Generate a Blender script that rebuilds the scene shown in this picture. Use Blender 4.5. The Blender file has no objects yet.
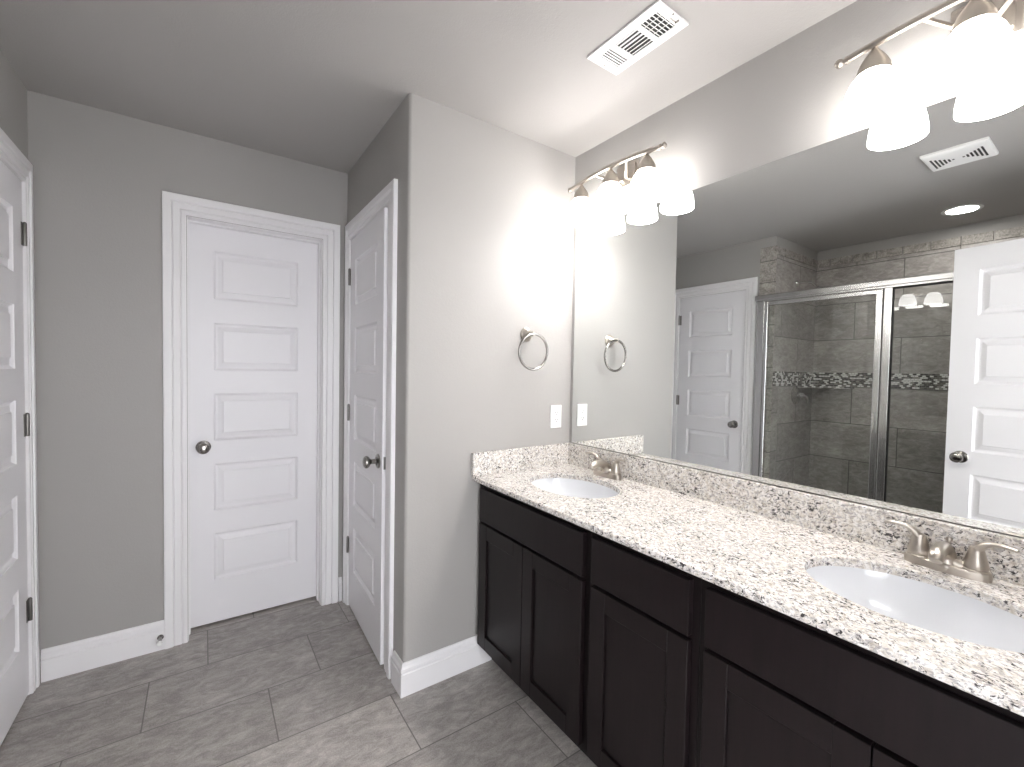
import bpy, bmesh, math, random
from mathutils import Vector, Matrix
random.seed(7)
PI = math.pi
sc = bpy.context.scene
C = sc.collection

# ------------------------------------------------------------------ camera, world, exposure
YAW, PITCH, ROLL, FPX, CAMZ = 0.6102, -0.0297, 0.0181, 441.95, 1.337
cam_data = bpy.data.cameras.new('camera')
cam = bpy.data.objects.new('camera', cam_data)
C.objects.link(cam)
Fv = Vector((math.sin(YAW)*math.cos(PITCH), math.cos(YAW)*math.cos(PITCH), math.sin(PITCH)))
Rv = Vector((math.cos(YAW), -math.sin(YAW), 0))
Uv = Rv.cross(Fv)
R2 = Rv*math.cos(ROLL) + Uv*math.sin(ROLL)
U2 = Uv*math.cos(ROLL) - Rv*math.sin(ROLL)
m = Matrix.Identity(4)
for i in range(3):
    m[i][0] = R2[i]; m[i][1] = U2[i]; m[i][2] = -Fv[i]
m[0][3], m[1][3], m[2][3] = 0, 0, CAMZ
cam.matrix_world = m
cam_data.sensor_fit = 'HORIZONTAL'
cam_data.sensor_width = 36
cam_data.lens = FPX/1024*36
cam_data.clip_start = 0.01
sc.camera = cam

world = bpy.data.worlds.new('world')
sc.world = world
world.use_nodes = True
bg = world.node_tree.nodes['Background']
bg.inputs[0].default_value = (0.95, 0.965, 1.0, 1)
bg.inputs[1].default_value = 7.6                       # daylight of the room behind the photographer

vs = sc.view_settings
vs.view_transform = 'Standard'
vs.look = 'None'
vs.gamma = 1
vs.use_curve_mapping = False
vs.exposure = 0.17
SHADE_W = 20.0                                         # glow of the vanity shades
BULB_W = 130.0                                         # bulbs inside the shades
DOWN_W = 90.0                                           # glow of the shower downlight
sc.cycles.max_bounces = 14
sc.cycles.diffuse_bounces = 8
sc.cycles.glossy_bounces = 8
sc.cycles.transparent_max_bounces = 16
sc.cycles.use_denoising = True
sc.cycles.sample_clamp_indirect = 8

# ------------------------------------------------------------------ measured room (metres, camera above the origin)
XM, YT, YB, XS, XL, ZC = 1.5543, 1.6955, 2.6043, 0.6683, -0.5761, 2.4247
YSH, XSB, YSN = 1.684, -1.332, 0.10                    # shower: far side, back, near side
YN = -0.20                                             # entry wall
ZK, ZB, XCF = 0.866, 0.9706, 0.978                     # counter top, splash top, counter front
XBS = 1.5318
T = 0.115

# ------------------------------------------------------------------ mesh helpers
def NB(): return bmesh.new()

def box(bm, x0, x1, y0, y1, z0, z1, bev=0.0, seg=2):
    v = [bm.verts.new(p) for p in ((x0,y0,z0),(x1,y0,z0),(x1,y1,z0),(x0,y1,z0),(x0,y0,z1),(x1,y0,z1),(x1,y1,z1),(x0,y1,z1))]
    fs = [bm.faces.new([v[i] for i in f]) for f in ((3,2,1,0),(4,5,6,7),(0,1,5,4),(1,2,6,5),(2,3,7,6),(3,0,4,7))]
    if bev:
        es = list({e for f in fs for e in f.edges})
        bmesh.ops.bevel(bm, geom=es, offset=bev, segments=seg, profile=0.5, affect='EDGES')
    return bm

def frame_of(axis):
    a = Vector(axis).normalized()
    h = Vector((0,0,1)) if abs(a.z) < 0.9 else Vector((1,0,0))
    u = a.cross(h).normalized()
    return a, u, u.cross(a).normalized()

def lathe(bm, prof, origin=(0,0,0), axis=(0,0,1), n=32, sx=1.0, sy=1.0, cap=True):
    """prof: (radius, height along axis)"""
    a, u, w = frame_of(axis)
    o = Vector(origin)
    rings = []
    for r, h in prof:
        if r < 1e-6:
            rings.append([bm.verts.new(o + a*h)])
        else:
            rings.append([bm.verts.new(o + a*h + u*(r*sx*math.cos(2*PI*k/n)) + w*(r*sy*math.sin(2*PI*k/n))) for k in range(n)])
    for A, B in zip(rings, rings[1:]):
        for k in range(n):
            j = (k+1) % n
            if len(A) == 1 and len(B) == 1: continue
            if len(A) == 1: bm.faces.new((A[0], B[j], B[k]))
            elif len(B) == 1: bm.faces.new((A[k], A[j], B[0]))
            else: bm.faces.new((A[k], A[j], B[j], B[k]))
    if cap:
        if len(rings[0]) > 1: bm.faces.new(rings[0][::-1])
        if len(rings[-1]) > 1: bm.faces.new(rings[-1])
    return bm

def tube(bm, pts, rad, n=14, closed=False, flat=1.0, fdir=(0,0,1)):
    """swept tube; rad a number or a list; flat squashes it along fdir"""
    P = [Vector(p) for p in pts]
    N = len(P)
    R = rad if isinstance(rad, (list, tuple)) else [rad]*N
    rings, up = [], None
    for i in range(N):
        if closed: t = (P[(i+1) % N] - P[i-1]).normalized()
        else: t = (P[min(i+1, N-1)] - P[max(i-1, 0)]).normalized()
        if up is None:
            _, up, _ = frame_of(t)
        up = (up - t*up.dot(t)).normalized()
        s = t.cross(up)
        ring = []
        for k in range(n):
            d = (up*math.cos(2*PI*k/n) + s*math.sin(2*PI*k/n))*R[i]
            if flat != 1.0:
                f = Vector(fdir); f = (f - t*f.dot(t)).normalized()
                d = d - f*d.dot(f)*(1-flat)
            ring.append(bm.verts.new(P[i] + d))
        rings.append(ring)
    rng = range(N) if closed else range(N-1)
    for i in rng:
        A, B = rings[i], rings[(i+1) % N]
        for k in range(n):
            j = (k+1) % n
            bm.faces.new((A[k], A[j], B[j], B[k]))
    if not closed:
        bm.faces.new(rings[0][::-1]); bm.faces.new(rings[-1])
    return bm

def smooth_path(ctrl, n=8):
    """Catmull-Rom through control points given as (x,y,z,r)"""
    P = [Vector(c[:3]) for c in ctrl]; R = [c[3] for c in ctrl]
    P = [P[0]*2-P[1]] + P + [P[-1]*2-P[-2]]
    R = [R[0]] + R + [R[-1]]
    out, rr = [], []
    for i in range(1, len(P)-2):
        for k in range(n + (1 if i == len(P)-3 else 0)):
            t = k/n
            a, b, c, d = P[i-1], P[i], P[i+1], P[i+2]
            out.append(0.5*((2*b) + (c-a)*t + (2*a-5*b+4*c-d)*t*t + (3*b-a-3*c+d)*t**3))
            rr.append(R[i]*(1-t) + R[i+1]*t)
    return out, rr

def sweep(bm, path, prof, closed_prof=True):
    """path: list of (origin Vector, A Vector, B Vector); profile (a,b) is placed as origin + A*a + B*b"""
    rings = [[bm.verts.new(o + A*a + B*b) for a, b in prof] for o, A, B in path]
    n = len(prof)
    for P, Q in zip(rings, rings[1:]):
        for k in range(n if closed_prof else n-1):
            j = (k+1) % n
            bm.faces.new((P[k], P[j], Q[j], Q[k]))
    bm.faces.new(rings[0][::-1]); bm.faces.new(rings[-1])
    return bm

def obj(name, bm, mat, parent=None, smooth=False, ang=35):
    bmesh.ops.recalc_face_normals(bm, faces=bm.faces[:])
    me = bpy.data.meshes.new(name)
    bm.to_mesh(me); bm.free()
    mats = mat if isinstance(mat, (list, tuple)) else [mat]
    for mm in mats: me.materials.append(mm)
    o = bpy.data.objects.new(name, me)
    C.objects.link(o)
    if parent is not None: o.parent = parent
    if smooth:
        me.shade_smooth()
        me.set_sharp_from_angle(angle=math.radians(ang))
    return o

def tag(o, label, cat, group=None, kind=None):
    o['label'] = label; o['category'] = cat
    if group: o['group'] = group
    if kind: o['kind'] = kind
    return o

def thing(name, label, cat, loc=(0,0,0), rotz=0, group=None, kind=None):
    o = bpy.data.objects.new(name, None)
    o.empty_display_size = 0.05
    C.objects.link(o)
    o.location = loc; o.rotation_euler = (0,0,rotz)
    return tag(o, label, cat, group, kind)

def struct(name, bm, mat, label, cat, parent=None, smooth=False, ang=35):
    o = obj(name, bm, mat, parent, smooth, ang)
    return tag(o, label, cat, None, 'structure')

def copy_tree(o, parent=None):
    c = o.copy(); C.objects.link(c)
    if parent is not None: c.parent = parent
    for ch in list(o.children): copy_tree(ch, c)
    return c

# ------------------------------------------------------------------ materials
def mat(name):
    m = bpy.data.materials.new(name); m.use_nodes = True
    nt = m.node_tree
    return m, nt, nt.nodes['Principled BSDF']

def nd(nt, typ, **kw):
    n = nt.nodes.new(typ)
    for k, v in kw.items(): setattr(n, k, v)
    return n

def math_node(nt, op, a, b=None, c=None):
    n = nd(nt, 'ShaderNodeMath', operation=op)
    for i, v in enumerate((a, b, c)):
        if v is None: continue
        if isinstance(v, (int, float)): n.inputs[i].default_value = v
        else: nt.links.new(v, n.inputs[i])
    return n.outputs[0]

def ramp(nt, fac, stops, interp='LINEAR'):
    r = nd(nt, 'ShaderNodeValToRGB')
    r.color_ramp.interpolation = interp
    els = r.color_ramp.elements
    while len(els) < len(stops): els.new(0.5)
    for e, (p, c) in zip(els, stops):
        e.position = p
        e.color = (c, c, c, 1) if isinstance(c, (int, float)) else (*c, 1)
    nt.links.new(fac, r.inputs[0])
    return r.outputs[0]

def mixc(nt, fac, a, b, typ='MIX'):
    n = nd(nt, 'ShaderNodeMix', data_type='RGBA', blend_type=typ)
    for i, v in ((0, fac), (6, a), (7, b)):
        if isinstance(v, (int, float)): n.inputs[i].default_value = v
        elif isinstance(v, tuple): n.inputs[i].default_value = (*v, 1)
        else: nt.links.new(v, n.inputs[i])
    return n.outputs[2]

def noise(nt, vec, scale, detail=3, rough=0.5, dist=0.0):
    n = nd(nt, 'ShaderNodeTexNoise')
    n.inputs['Scale'].default_value = scale
    n.inputs['Detail'].default_value = detail
    n.inputs['Roughness'].default_value = rough
    n.inputs['Distortion'].default_value = dist
    nt.links.new(vec, n.inputs['Vector'])
    return n.outputs['Fac']

def pos(nt): return nd(nt, 'ShaderNodeNewGeometry').outputs['Position']

def scaled(nt, vec, s, rot=(0,0,0)):
    n = nd(nt, 'ShaderNodeMapping')
    n.inputs['Scale'].default_value = s
    n.inputs['Rotation'].default_value = rot
    nt.links.new(vec, n.inputs['Vector'])
    return n.outputs[0]

def bump(nt, bsdf, h, strength, dist):
    b = nd(nt, 'ShaderNodeBump')
    b.inputs['Strength'].default_value = strength
    b.inputs['Distance'].default_value = dist
    nt.links.new(h, b.inputs['Height'])
    nt.links.new(b.outputs[0], bsdf.inputs['Normal'])

def paint(name, col, rough=0.55, tex=0.35, scale=170):
    m, nt, b = mat(name)
    p = pos(nt)
    n1 = noise(nt, p, scale, 2, 0.5)
    n2 = noise(nt, p, scale*0.35, 2, 0.5)
    h = math_node(nt, 'ADD', n1, n2)
    b.inputs['Base Color'].default_value = (*col, 1)
    b.inputs['Roughness'].default_value = rough
    b.inputs['Specular IOR Level'].default_value = 0.35
    if tex: bump(nt, b, h, tex, 0.0025)
    return m

def plain(name, col, rough=0.4, metal=0.0, spec=0.5, coat=0.0):
    m, nt, b = mat(name)
    b.inputs['Base Color'].default_value = (*col, 1)
    b.inputs['Roughness'].default_value = rough
    b.inputs['Metallic'].default_value = metal
    b.inputs['Specular IOR Level'].default_value = spec
    b.inputs['Coat Weight'].default_value = coat
    return m

def brushed(name, col, rough=0.28, stretch=(600, 600, 30)):
    m, nt, b = mat(name)
    b.inputs['Base Color'].default_value = (*col, 1)
    b.inputs['Metallic'].default_value = 1
    tc = nd(nt, 'ShaderNodeTexCoord').outputs['Object']
    n = noise(nt, scaled(nt, tc, stretch), 1.0, 2)
    r = nd(nt, 'ShaderNodeMapRange')
    r.inputs['To Min'].default_value = rough*0.8; r.inputs['To Max'].default_value = rough*1.25
    nt.links.new(n, r.inputs['Value'])
    nt.links.new(r.outputs[0], b.inputs['Roughness'])
    return m

def emit(name, col, w):
    m, nt, b = mat(name)
    b.inputs['Base Color'].default_value = (0.9, 0.9, 0.9, 1)
    b.inputs['Roughness'].default_value = 0.25
    b.inputs['Emission Color'].default_value = (*col, 1)
    b.inputs['Emission Strength'].default_value = w
    return m

def stone_tile(name, ua, va, U, V, u0, v0, step, grout=0.004, dark=1.0, gcol=(0.10,0.095,0.09), vlines=True, rough=0.42):
    """stone-look porcelain tile laid in rows; ua, va: the two position axes the face runs along"""
    m, nt, b = mat(name)
    p = pos(nt)
    sep = nd(nt, 'ShaderNodeSeparateXYZ'); nt.links.new(p, sep.inputs[0])
    u, v = sep.outputs[ua], sep.outputs[va]
    vr = math_node(nt, 'DIVIDE', math_node(nt, 'SUBTRACT', v, v0), V)
    row = math_node(nt, 'FLOOR', vr)
    fv = math_node(nt, 'SUBTRACT', vr, row)
    ur = math_node(nt, 'DIVIDE', math_node(nt, 'SUBTRACT', math_node(nt, 'SUBTRACT', u, u0), math_node(nt, 'MULTIPLY', row, step)), U)
    colm = math_node(nt, 'FLOOR', ur)
    fu = math_node(nt, 'SUBTRACT', ur, colm)
    dv = math_node(nt, 'MULTIPLY', math_node(nt, 'MINIMUM', fv, math_node(nt, 'SUBTRACT', 1.0, fv)), V)
    du = math_node(nt, 'MULTIPLY', math_node(nt, 'MINIMUM', fu, math_node(nt, 'SUBTRACT', 1.0, fu)), U)
    d = math_node(nt, 'MINIMUM', du, dv)
    mr = nd(nt, 'ShaderNodeMapRange'); mr.clamp = True
    mr.inputs['From Min'].default_value = grout*0.45; mr.inputs['From Max'].default_value = grout*0.8
    nt.links.new(d, mr.inputs['Value'])
    face = mr.outputs[0]
    # per tile offset of the veining
    comb = nd(nt, 'ShaderNodeCombineXYZ')
    nt.links.new(math_node(nt, 'MULTIPLY', colm, 3.71), comb.inputs[0])
    nt.links.new(math_node(nt, 'MULTIPLY', row, 5.13), comb.inputs[1])
    wn = nd(nt, 'ShaderNodeTexWhiteNoise', noise_dimensions='2D'); nt.links.new(comb.outputs[0], wn.inputs['Vector'])
    add = nd(nt, 'ShaderNodeVectorMath', operation='ADD')
    cu = nd(nt, 'ShaderNodeCombineXYZ'); nt.links.new(u, cu.inputs[0]); nt.links.new(v, cu.inputs[1])
    nt.links.new(cu.outputs[0], add.inputs[0]); nt.links.new(comb.outputs[0], add.inputs[1])
    q = add.outputs[0]
    cloud = noise(nt, scaled(nt, q, (4.0, 9.0, 1), (0,0,0.45)), 1.0, 8, 0.68, 0.6)
    vein = noise(nt, scaled(nt, q, (16, 34, 1), (0,0,0.6)), 1.0, 8, 0.72, 0.8)
    fine = noise(nt, q, 210, 4, 0.7)
    k = dark
    c1 = ramp(nt, cloud, [(0.30,(0.115*k,0.103*k,0.094*k)),(0.5,(0.220*k,0.203*k,0.190*k)),(0.68,(0.370*k,0.348*k,0.330*k))])
    c2 = mixc(nt, 0.55, c1, ramp(nt, vein, [(0.36,(0.10*k,0.09*k,0.084*k)),(0.5,(0.225*k,0.209*k,0.197*k)),(0.64,(0.40*k,0.380*k,0.362*k))]))
    c3 = mixc(nt, 0.30, c2, ramp(nt, fine, [(0.34,(0.09*k,0.083*k,0.079*k)),(0.66,(0.38*k,0.36*k,0.345*k))]))
    tint = ramp(nt, wn.outputs['Value'], [(0,0.86),(1,1.10)])
    c4 = mixc(nt, 1.0, c3, tint, 'MULTIPLY')
    col = mixc(nt, face, gcol, c4)
    nt.links.new(col, b.inputs['Base Color'])
    b.inputs['Roughness'].default_value = rough
    h = math_node(nt, 'ADD', math_node(nt, 'MULTIPLY', face, 1.0), math_node(nt, 'MULTIPLY', fine, 0.12))
    bump(nt, b, h, 0.5, 0.0015)
    return m

def granite(name):
    m, nt, b = mat(name)
    p = scaled(nt, pos(nt), (1,1,1), (0.3,0.2,0.5))
    warp = nd(nt, 'ShaderNodeVectorMath', operation='ADD')
    nc = nd(nt, 'ShaderNodeTexNoise'); nc.inputs['Scale'].default_value = 55; nt.links.new(p, nc.inputs['Vector'])
    sc_ = nd(nt, 'ShaderNodeVectorMath', operation='SCALE'); sc_.inputs['Scale'].default_value = 0.014
    nt.links.new(nc.outputs['Color'], sc_.inputs[0]); nt.links.new(p, warp.inputs[0]); nt.links.new(sc_.outputs[0], warp.inputs[1])
    w = warp.outputs[0]
    n_big = noise(nt, p, 13, 4, 0.6)
    n_mid = noise(nt, w, 85, 4, 0.62)
    n_drk = noise(nt, scaled(nt, w, (1.0,0.62,1.0), (0.5,0.2,0.8)), 140, 3, 0.62, 0.8)
    n_gry = noise(nt, scaled(nt, w, (1.0,0.55,1), (0.4,0.1,0.9)), 175, 4, 0.62, 0.5)
    base = ramp(nt, n_mid, [(0.30,(0.47,0.415,0.35)),(0.45,(0.67,0.63,0.575)),(0.56,(0.80,0.775,0.745)),(0.75,(0.85,0.84,0.825))])
    g = mixc(nt, ramp(nt, n_gry, [(0.51,0.0),(0.585,0.72)]), base, (0.30,0.285,0.29))
    thr = math_node(nt, 'ADD', n_drk, math_node(nt, 'MULTIPLY', math_node(nt, 'SUBTRACT', n_big, 0.5), 0.30))
    dk = ramp(nt, thr, [(0.580,0.0),(0.618,1.0)])
    c = mixc(nt, dk, g, (0.060,0.055,0.056))
    nt.links.new(c, b.inputs['Base Color'])
    b.inputs['Roughness'].default_value = 0.16
    b.inputs['Specular IOR Level'].default_value = 0.5
    return m

def cell_stone(name, lo, hi):
    """travertine-like border pieces"""
    m, nt, b = mat(name)
    p = pos(nt)
    n1 = noise(nt, p, 16, 6, 0.65, 1.0); n2 = noise(nt, p, 90, 4, 0.6)
    c = mixc(nt, 0.4, ramp(nt, n1, [(0.3, lo), (0.7, hi)]), ramp(nt, n2, [(0.35, lo), (0.65, hi)]))
    nt.links.new(c, b.inputs['Base Color'])
    b.inputs['Roughness'].default_value = 0.5
    bump(nt, b, n2, 0.4, 0.002)
    return m

def mosaic(name, ua, va, v0):
    m, nt, b = mat(name)
    p = pos(nt)
    sep = nd(nt, 'ShaderNodeSeparateXYZ'); nt.links.new(p, sep.inputs[0])
    u, v = sep.outputs[ua], sep.outputs[va]
    V, U = 0.0128, 0.0215
    vr = math_node(nt, 'DIVIDE', math_node(nt, 'SUBTRACT', v, v0), V)
    row = math_node(nt, 'FLOOR', vr); fv = math_node(nt, 'SUBTRACT', vr, row)
    ur = math_node(nt, 'ADD', math_node(nt, 'DIVIDE', u, U), math_node(nt, 'MULTIPLY', row, 0.5))
    cl = math_node(nt, 'FLOOR', ur); fu = math_node(nt, 'SUBTRACT', ur, cl)
    dv = math_node(nt, 'MULTIPLY', math_node(nt, 'MINIMUM', fv, math_node(nt, 'SUBTRACT', 1.0, fv)), V)
    du = math_node(nt, 'MULTIPLY', math_node(nt, 'MINIMUM', fu, math_node(nt, 'SUBTRACT', 1.0, fu)), U)
    d = math_node(nt, 'MINIMUM', du, dv)
    face = math_node(nt, 'GREATER_THAN', d, 0.0012)
    comb = nd(nt, 'ShaderNodeCombineXYZ'); nt.links.new(cl, comb.inputs[0]); nt.links.new(row, comb.inputs[1])
    wn = nd(nt, 'ShaderNodeTexWhiteNoise', noise_dimensions='2D'); nt.links.new(comb.outputs[0], wn.inputs['Vector'])
    c = ramp(nt, wn.outputs['Value'], [(0,(0.06,0.056,0.053)),(0.16,(0.17,0.155,0.14)),(0.36,(0.34,0.32,0.30)),(0.46,(0.09,0.083,0.078)),(0.60,(0.85,0.84,0.82))], 'CONSTANT')
    nt.links.new(mixc(nt, face, (0.28,0.27,0.26), c), b.inputs['Base Color'])
    b.inputs['Roughness'].default_value = 0.15
    return m

def clear_glass(name, tint):
    m, nt, b = mat(name)
    out = nt.nodes['Material Output']
    nt.nodes.remove(b)
    tr = nd(nt, 'ShaderNodeBsdfTransparent'); tr.inputs[0].default_value = (*tint, 1)
    gl = nd(nt, 'ShaderNodeBsdfGlossy'); gl.inputs['Roughness'].default_value = 0.0
    fr = nd(nt, 'ShaderNodeFresnel'); fr.inputs['IOR'].default_value = 1.5
    geo = nd(nt, 'ShaderNodeNewGeometry')
    # both faces of the sheet are counted on the entry face
    fac = math_node(nt, 'MINIMUM', math_node(nt, 'MULTIPLY', math_node(nt, 'MULTIPLY', fr.outputs[0], 1.9), math_node(nt, 'SUBTRACT', 1.0, geo.outputs['Backfacing'])), 1.0)
    mx = nd(nt, 'ShaderNodeMixShader')
    nt.links.new(fac, mx.inputs[0]); nt.links.new(tr.outputs[0], mx.inputs[1]); nt.links.new(gl.outputs[0], mx.inputs[2])
    nt.links.new(mx.outputs[0], out.inputs[0])
    return m

def espresso(name):
    m, nt, b = mat(name)
    p = pos(nt)
    g = noise(nt, scaled(nt, p, (60, 60, 5)), 1.0, 5, 0.6, 0.4)
    nt.links.new(ramp(nt, g, [(0.3,(0.0062,0.0038,0.0044)),(0.7,(0.0110,0.0068,0.0076))]), b.inputs['Base Color'])
    b.inputs['Roughness'].default_value = 0.38
    b.inputs['Specular IOR Level'].default_value = 0.30
    bump(nt, b, g, 0.06, 0.001)
    return m

M = dict(
    wall=paint('grey_wall_paint', (0.376,0.3645,0.350), 0.5, 0.16, 260),
    ceil=paint('grey_ceiling_paint', (0.418,0.404,0.392), 0.7, 0.25, 200),
    trim=paint('white_trim_paint', (0.83,0.82,0.83), 0.32, 0),
    door=paint('white_door_paint', (0.82,0.81,0.83), 0.36, 0.05, 300),
    floor=stone_tile('floor_tile', 0, 1, 0.61, 0.313, 0.015, 1.41, 0.2033, 0.0035, 1.58, (0.16,0.15,0.14)),
    shb=stone_tile('shower_back_tile', 1, 2, 0.61, 0.305, 1.088, 1.34, 0.305, 0.004, 1.65),
    shbl=stone_tile('shower_back_lower_tile', 1, 2, 0.61, 0.305, 1.088, 1.247, 0.305, 0.004, 1.65),
    shsl=stone_tile('shower_side_lower_tile', 0, 2, 0.61, 0.305, -0.708, 1.247, 0.305, 0.004, 1.6),
    shs=stone_tile('shower_side_tile', 0, 2, 0.61, 0.305, -1.013, 1.34, 0.305, 0.004, 1.6),
    shfloor=stone_tile('shower_floor_tile', 0, 1, 0.055, 0.055, 0, 0, 0, 0.004, 0.8),
    border=cell_stone('stone_border', (0.12,0.108,0.097), (0.56,0.525,0.48)),
    grout=plain('grout', (0.06,0.056,0.053), 0.8),
    mosx=mosaic('mosaic_side', 0, 2, 1.252), mosy=mosaic('mosaic_back', 1, 2, 1.252),
    granite=granite('speckled_granite'),
    wood=espresso('espresso_wood'),
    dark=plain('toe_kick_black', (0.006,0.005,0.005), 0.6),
    nickel=plain('satin_nickel', (0.47,0.43,0.385), 0.36, 1.0),
    knob=plain('dark_satin_nickel', (0.30,0.285,0.27), 0.2, 1.0),
    hinge=plain('aged_nickel', (0.22,0.21,0.20), 0.35, 1.0),
    chrome=plain('polished_chrome', (0.72,0.72,0.71), 0.12, 1.0),
    alu=plain('satin_aluminium', (0.66,0.655,0.645), 0.27, 1.0),
    ceramic=plain('white_porcelain', (0.80,0.815,0.84), 0.08, 0.0, 0.5, 0.3),
    plastic=plain('white_plastic', (0.84,0.84,0.83), 0.35),
    enamel=plain('white_enamel', (0.86,0.855,0.85), 0.4),
    slot=plain('black_slot', (0.012,0.012,0.012), 0.6),
    duct_shade=plain('duct_shade_black', (0.02,0.02,0.02), 0.6),  # near-black colour stands for the unlit depth of the duct
    silver=plain('mirror_silver', (0.91,0.93,0.92), 0.0, 1.0),
    shade=emit('glowing_frosted_glass', (1.0,0.968,0.945), SHADE_W),
    bulb=emit('lit_bulb', (1.0,0.968,0.945), BULB_W),
    down=emit('glowing_lens', (1.0,0.96,0.92), DOWN_W),
    glass=clear_glass('clear_glass', (0.95,0.96,0.953)),
    seal=plain('black_seal', (0.01,0.01,0.01), 0.5),
)

# ------------------------------------------------------------------ the room shell
X0, X1, Y0, Y1 = -1.60, XM+0.12, -1.9, 3.5
struct('floor', box(NB(), X0, X1, Y0, Y1, -0.06, 0), M['floor'], 'grey stone-look floor tiles laid in staggered rows', 'floor')
struct('ceiling', box(NB(), X0, X1, Y0, Y1, ZC, ZC+0.06), M['ceil'], 'flat grey painted ceiling over the bathroom', 'ceiling')
struct('wall_right', box(NB(), XM, X1, Y0, Y1, 0, ZC), M['wall'], 'grey wall behind the long mirror and vanity', 'wall')

def prism(bm, poly, z0, z1):
    a = [bm.verts.new((x, y, z0)) for x, y in poly]; b = [bm.verts.new((x, y, z1)) for x, y in poly]
    n = len(poly)
    for i in range(n): bm.faces.new((a[i], a[(i+1) % n], b[(i+1) % n], b[i]))
    bm.faces.new(a[::-1]); bm.faces.new(b)
    return bm

DY0, DY1, DH = 1.905, 2.520, 2.036                    # rough openings of the two facing side doors
# towel-ring wall with its bullnose outer corner
r = 0.014
arc = [(XS + r - r*math.cos(t*PI/2/6), YT + r - r*math.sin(t*PI/2/6)) for t in range(7)]
struct('wall_front', prism(NB(), arc + [(XM, YT), (XM, YT+T), (XS+T, YT+T), (XS+T, DY0), (XS, DY0)], 0, ZC), M['wall'],
       'pale grey wall end with rounded corner carrying the towel ring', 'wall', smooth=True, ang=25)
bm = NB(); box(bm, XS, XS+T, DY0, DY1, DH, ZC); box(bm, XS, XS+T, DY1, YB, 0, ZC)
struct('wall_side', bm, M['wall'], 'grey wall above the narrow side door in the recess', 'wall')
BX0, BX1 = -0.0605, 0.5375                              # back door opening
bm = NB()
box(bm, XL-T, BX0, YB, YB+T, 0, ZC); box(bm, BX1, XS+T, YB, YB+T, 0, ZC); box(bm, BX0, BX1, YB, YB+T, DH, ZC)
struct('wall_back', bm, M['wall'], 'grey wall around the white five-panel door at the end', 'wall')
bm = NB()
box(bm, XL-T, XL, YSH, DY0, 0, ZC); box(bm, XL-T, XL, DY1, YB, 0, ZC); box(bm, XL-T, XL, DY0, DY1, DH, ZC)
struct('wall_left', bm, M['wall'], 'grey wall around the closed door beside the shower', 'wall')
struct('wall_left_near', box(NB(), XL-T, XL, YN-T, YSN, 0, ZC), M['wall'], 'short grey wall between shower and entry doorway', 'wall')
EX0, EX1 = -0.150, 0.72                                 # entry doorway behind the photographer
bm = NB()
box(bm, X0, EX0, YN-T, YN, 0, ZC); box(bm, EX1, XM, YN-T, YN, 0, ZC); box(bm, EX0, EX1, YN-T, YN, DH, ZC)
struct('wall_near', bm, M['wall'], 'grey wall with the open entry doorway', 'wall')
bm = NB()  # unseen shell added so world light cannot leak past the doors
box(bm, X0, XM, Y1-0.1, Y1, 0, ZC); box(bm, X0, X0+0.1, YSH+T, Y1-0.1, 0, ZC); box(bm, X0+0.1, XL-T, 2.9, 3.0, 0, ZC); box(bm, XS+T, XM, 2.9, 3.0, 0, ZC)
struct('wall_light_block', bm, M['wall'], 'added unseen grey walls behind the doors, keeping outside light out', 'wall')

# shower shell
XSO = -1.45
for part, z0, z1 in (('', 1.30, 2.348), ('_lower', 0.0, 1.30)):
    w = 'upper' if not part else 'lower'
    lo = 'l' if part else ''
    struct('wall_shower_back'+part, box(NB(), XSO, XSB, YSN-T, YSH+T, z0, z1), M['shb'+lo], 'grey stone-look tiles on the %s back wall of the shower' % w, 'wall')
    struct('wall_shower_far'+part, box(NB(), XSB, XL-T, YSH, YSH+T, z0, z1), M['shs'+lo], 'grey stone-look tiles on the %s shower wall with the valve' % w, 'wall')
    struct('wall_shower_near'+part, box(NB(), XSB, XL-T, YSN-T, YSN, z0, z1), M['shs'+lo], 'grey stone-look tiles on the %s hidden end of the shower' % w, 'wall')
bm = NB(); box(bm, XL-T, XL-0.0005, YSH-0.001, YSH+0.0, 0, 2.348)
struct('wall_shower_return', bm, M['shs'], 'tiled reveal of the shower opening', 'wall')
bm = NB()
box(bm, XSO, XSB, YSN-T, YSH+T, 2.348, ZC); box(bm, XSB, XL-T, YSH, YSH+T, 2.348, ZC); box(bm, XSB, XL-T, YSN-T, YSN, 2.348, ZC)
struct('wall_shower_top', bm, M['wall'], 'painted grey strip above the shower tiles', 'wall')
struct('floor_shower', box(NB(), XSB, XL-T, YSN, YSH, 0, 0.03), M['shfloor'], 'small grey tiles of the shower floor', 'floor')
struct('trim_curb', box(NB(), XL-T, XL+0.01, YSN, YSH, 0, 0.11, 0.006), M['border'], 'stone curb beneath the shower screen', 'curb')

# stone borders: top row round the shower and the upright strip beside the closet door
def bricks(bm, axis, fixed, a0, a1, z0, z1, L, phase, face_dir, th=0.010, gap=0.007):
    """pieces of length L along axis on the face at 'fixed'"""
    k = math.floor((a0-phase)/L)
    while phase + k*L < a1 - 1e-4:
        s, e = max(a0, phase + k*L + gap/2), min(a1, phase + (k+1)*L - gap/2)
        if e - s > 0.006:
            lo, hi = (fixed, fixed+th*face_dir) if face_dir > 0 else (fixed+th*face_dir, fixed)
            if axis == 'y': box(bm, lo, hi, s, e, z0, z1, 0.0015, 1)
            else: box(bm, s, e, lo, hi, z0, z1, 0.0015, 1)
        k += 1
bm = NB(); bricks(bm, 'y', XSB, YSN, YSH-0.01, 2.283, 2.346, 0.16, 0.620, 1)
struct('trim_border_back', bm, M['border'], 'rough stone border pieces along the top of the shower back wall', 'border')
bm = NB(); bricks(bm, 'x', YSH, XSB, XL, 2.283, 2.346, 0.16, XL, -1)
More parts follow.
